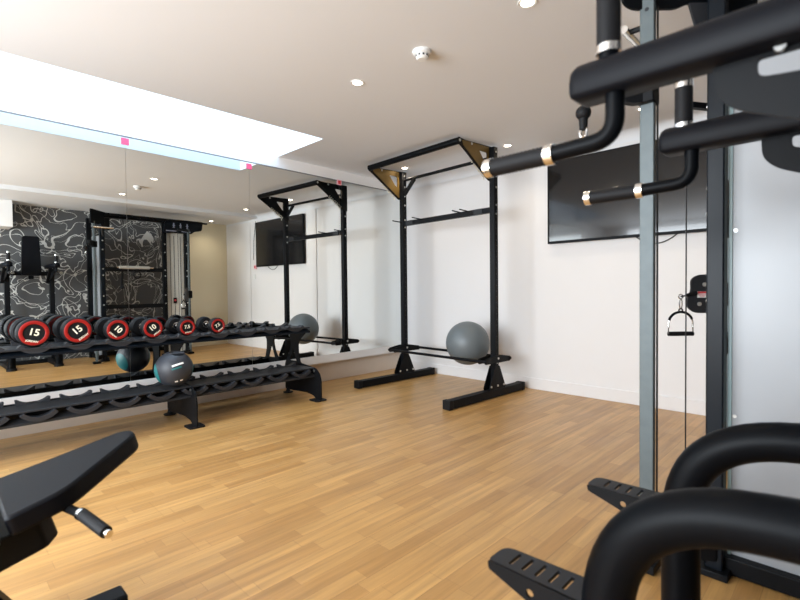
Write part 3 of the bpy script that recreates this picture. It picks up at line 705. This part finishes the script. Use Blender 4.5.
# far carriage: two-lobed cheek plate with label
ur = Vector((.711, .703, 0)); o3 = Vector(cl(-.625, 2.985, .955))
fc = MB().prism(rnd_poly([(-.055, .085), (-.012, .110), (.075, .110), (.075, -.102), (-.035, -.102), (-.078, -.065), (-.072, -.015), (-.052, .02)], [.03, .04, .01, .01, .03, .03, .02, .02], 5), o3, ur, (0, 0, 1), .012).build('pulley_plate', M_GREYM, CM, .002)
nf = Vector((.703, -.711, 0))
b = MB()
for (a, z) in ((.018, .055), (-.010, -.052)): b.cyl(o3 + ur * a + Vector((0, 0, z)) + nf * .005, o3 + ur * a + Vector((0, 0, z)) + nf * .012, .011, 14)
b.split('bolt', M_BOLT, fc)
lb = MB().box(o3 + ur * .006 + Vector((0, 0, .0)) + nf * .0075, (.052, .003, .034), Matrix.Rotation(radians(44.7), 3, 'Z')).build('label', M_WHITE, fc)
MB().box(o3 + ur * .006 + Vector((0, 0, .011)) + nf * .0095, (.052, .002, .011), Matrix.Rotation(radians(44.7), 3, 'Z')).build('red_band', M_LABELR, lb)
b = MB()
for k in range(3): b.box(o3 + ur * (.004) + Vector((0, 0, .0 - .006 * k)) + nf * .0095, (.040 - .006 * k, .002, .0022), Matrix.Rotation(radians(44.7), 3, 'Z'))
b.split('print_line', M_LABELR, lb)
MB().box(cl(XC, 3.075, .955), (.06, .07, .12)).build('pulley_carriage', M_BLACK, CM, .004)
MB().tube([o3 + ur * -.03 + nf * .01 + Vector((0, 0, .008)), o3 + ur * -.085 + nf * .012 + Vector((0, 0, -.004))], [.013, .009], 12).build('cable_stopper', M_RUB, fc)
kn = MB().lathe([(0, 0), (.014, 0), (.020, .012), (.018, .03), (0, .034)], cl(XC - .02, 3.04, 1.79), (-.711, -.703, 0), 16).build('lock_knob', M_BLACK, CM)

# D-shaped handle hanging from the far pulley
C0 = Vector((-.701, 2.908, 0)) 
SH = thing('pulley_stirrup', 'D-shaped chrome and black cable grip hanging from the far pulley', 'cable grip', (C0.x, C0.y, .74))
def dh(a, z): return ur * a + Vector((0, 0, z - .74))
MB().tube([dh(.012 * cos(q), .945 + .012 * sin(q)) for q in [2 * pi * k / 16 for k in range(17)]], .0035, 8, cap=False).build('ring', M_CHROME, SH)
MB().tube([dh(.007 * sin(q), .905 - .028 * cos(q)) for q in [2 * pi * k / 20 for k in range(21)]], .0032, 8, cap=False).build('snap_hook', M_CHROME, SH)
MB().tube([dh(.010 * cos(q), .868 + .010 * sin(q)) for q in [2 * pi * k / 16 for k in range(17)]], .004, 8, cap=False).build('swivel', M_BLACK, SH)
arch = [dh(-.066, .775)] + [dh(-.066 * cos(q), .80 + .058 * sin(q)) for q in [pi * k / 16 for k in range(17)]] + [dh(.066, .775)]
MB().tube(arch, .0045, 10).build('frame', M_CHROME, SH)
MB().tube([dh(-.066 * cos(q), .80 + .060 * sin(q)) for q in [pi * (k + 1.2) / 16 for k in range(14)]], .007, 10).build('sleeve', M_BLACK, SH)
for s in (-1, 1): MB().tube([dh(s * .066, .80), dh(s * .068, .742)], .0035, 8).build('side_link', M_CHROME, SH)
MB().tube([dh(-.068, .740), dh(.068, .740)], .0125, 16).build('hand_bar', M_RUB, SH)
MB().tube([Vector((0, 0, 0)) + dh(0.0, .945), dh(.03, .950)], .004, 8).build('link', M_BLACK, SH)

# accessories on the machine, seen in the mirror
lb = thing('lat_bar', 'straight chrome lat bar on the cable machine, seen in the mirror', 'lat bar', (-.60, 1.87, 1.908))
MB().tube([(0, -.12, 0), (0, .12, 0)], .012, 12).build('shaft', M_CHROME, lb)
for s in (-1, 1): MB().tube([(0, s * .07, 0), (0, s * .125, 0)], .014, 12).build('sleeve', M_CHROME, lb)
MB().tube([(0, -.09, 0), (.047, -.09, 0)], .010, 8).build('hanger', M_BLACK, lb)
bb = thing('padded_bar', 'pale padded bar across the cable machine frame, seen in the mirror', 'bar', (-.392, 2.33, 1.37))
MB().tube([(0, -.21, 0), (0, .20, 0)], .024, 14).build('bar_pad', mat('pale_grey_foam', (.42, .41, .38), .7, vary=.08), bb)
MB().tube([(0, -.24, 0), (0, .26, 0)], .012, 12).build('shaft', M_CHROME, bb)
st = thing('triceps_strap', 'short black strap hanging on the cable machine, seen in the mirror', 'strap', (-.392, 2.16, 1.06))
MB().bar((0, 0, .26), (0, -.01, .02), .012, .03).build('strap', M_RUB, st, .003); MB().sph((0, -.01, .015), .028, 16, 10).build('end_knob', M_RUB, st)
rp = thing('ring_grip', 'small round grip hanging on the cable machine, seen in the mirror', 'grip', (-.392, 2.36, 1.20))
MB().tube([(0, .05 * cos(q), .06 + .05 * sin(q)) for q in [2 * pi * k / 20 for k in range(21)]], .010, 10, cap=False).build('ring', M_RUB, rp)
MB().box((0, 0, .125), (.01, .02, .05)).build('loop', M_RUB, rp)
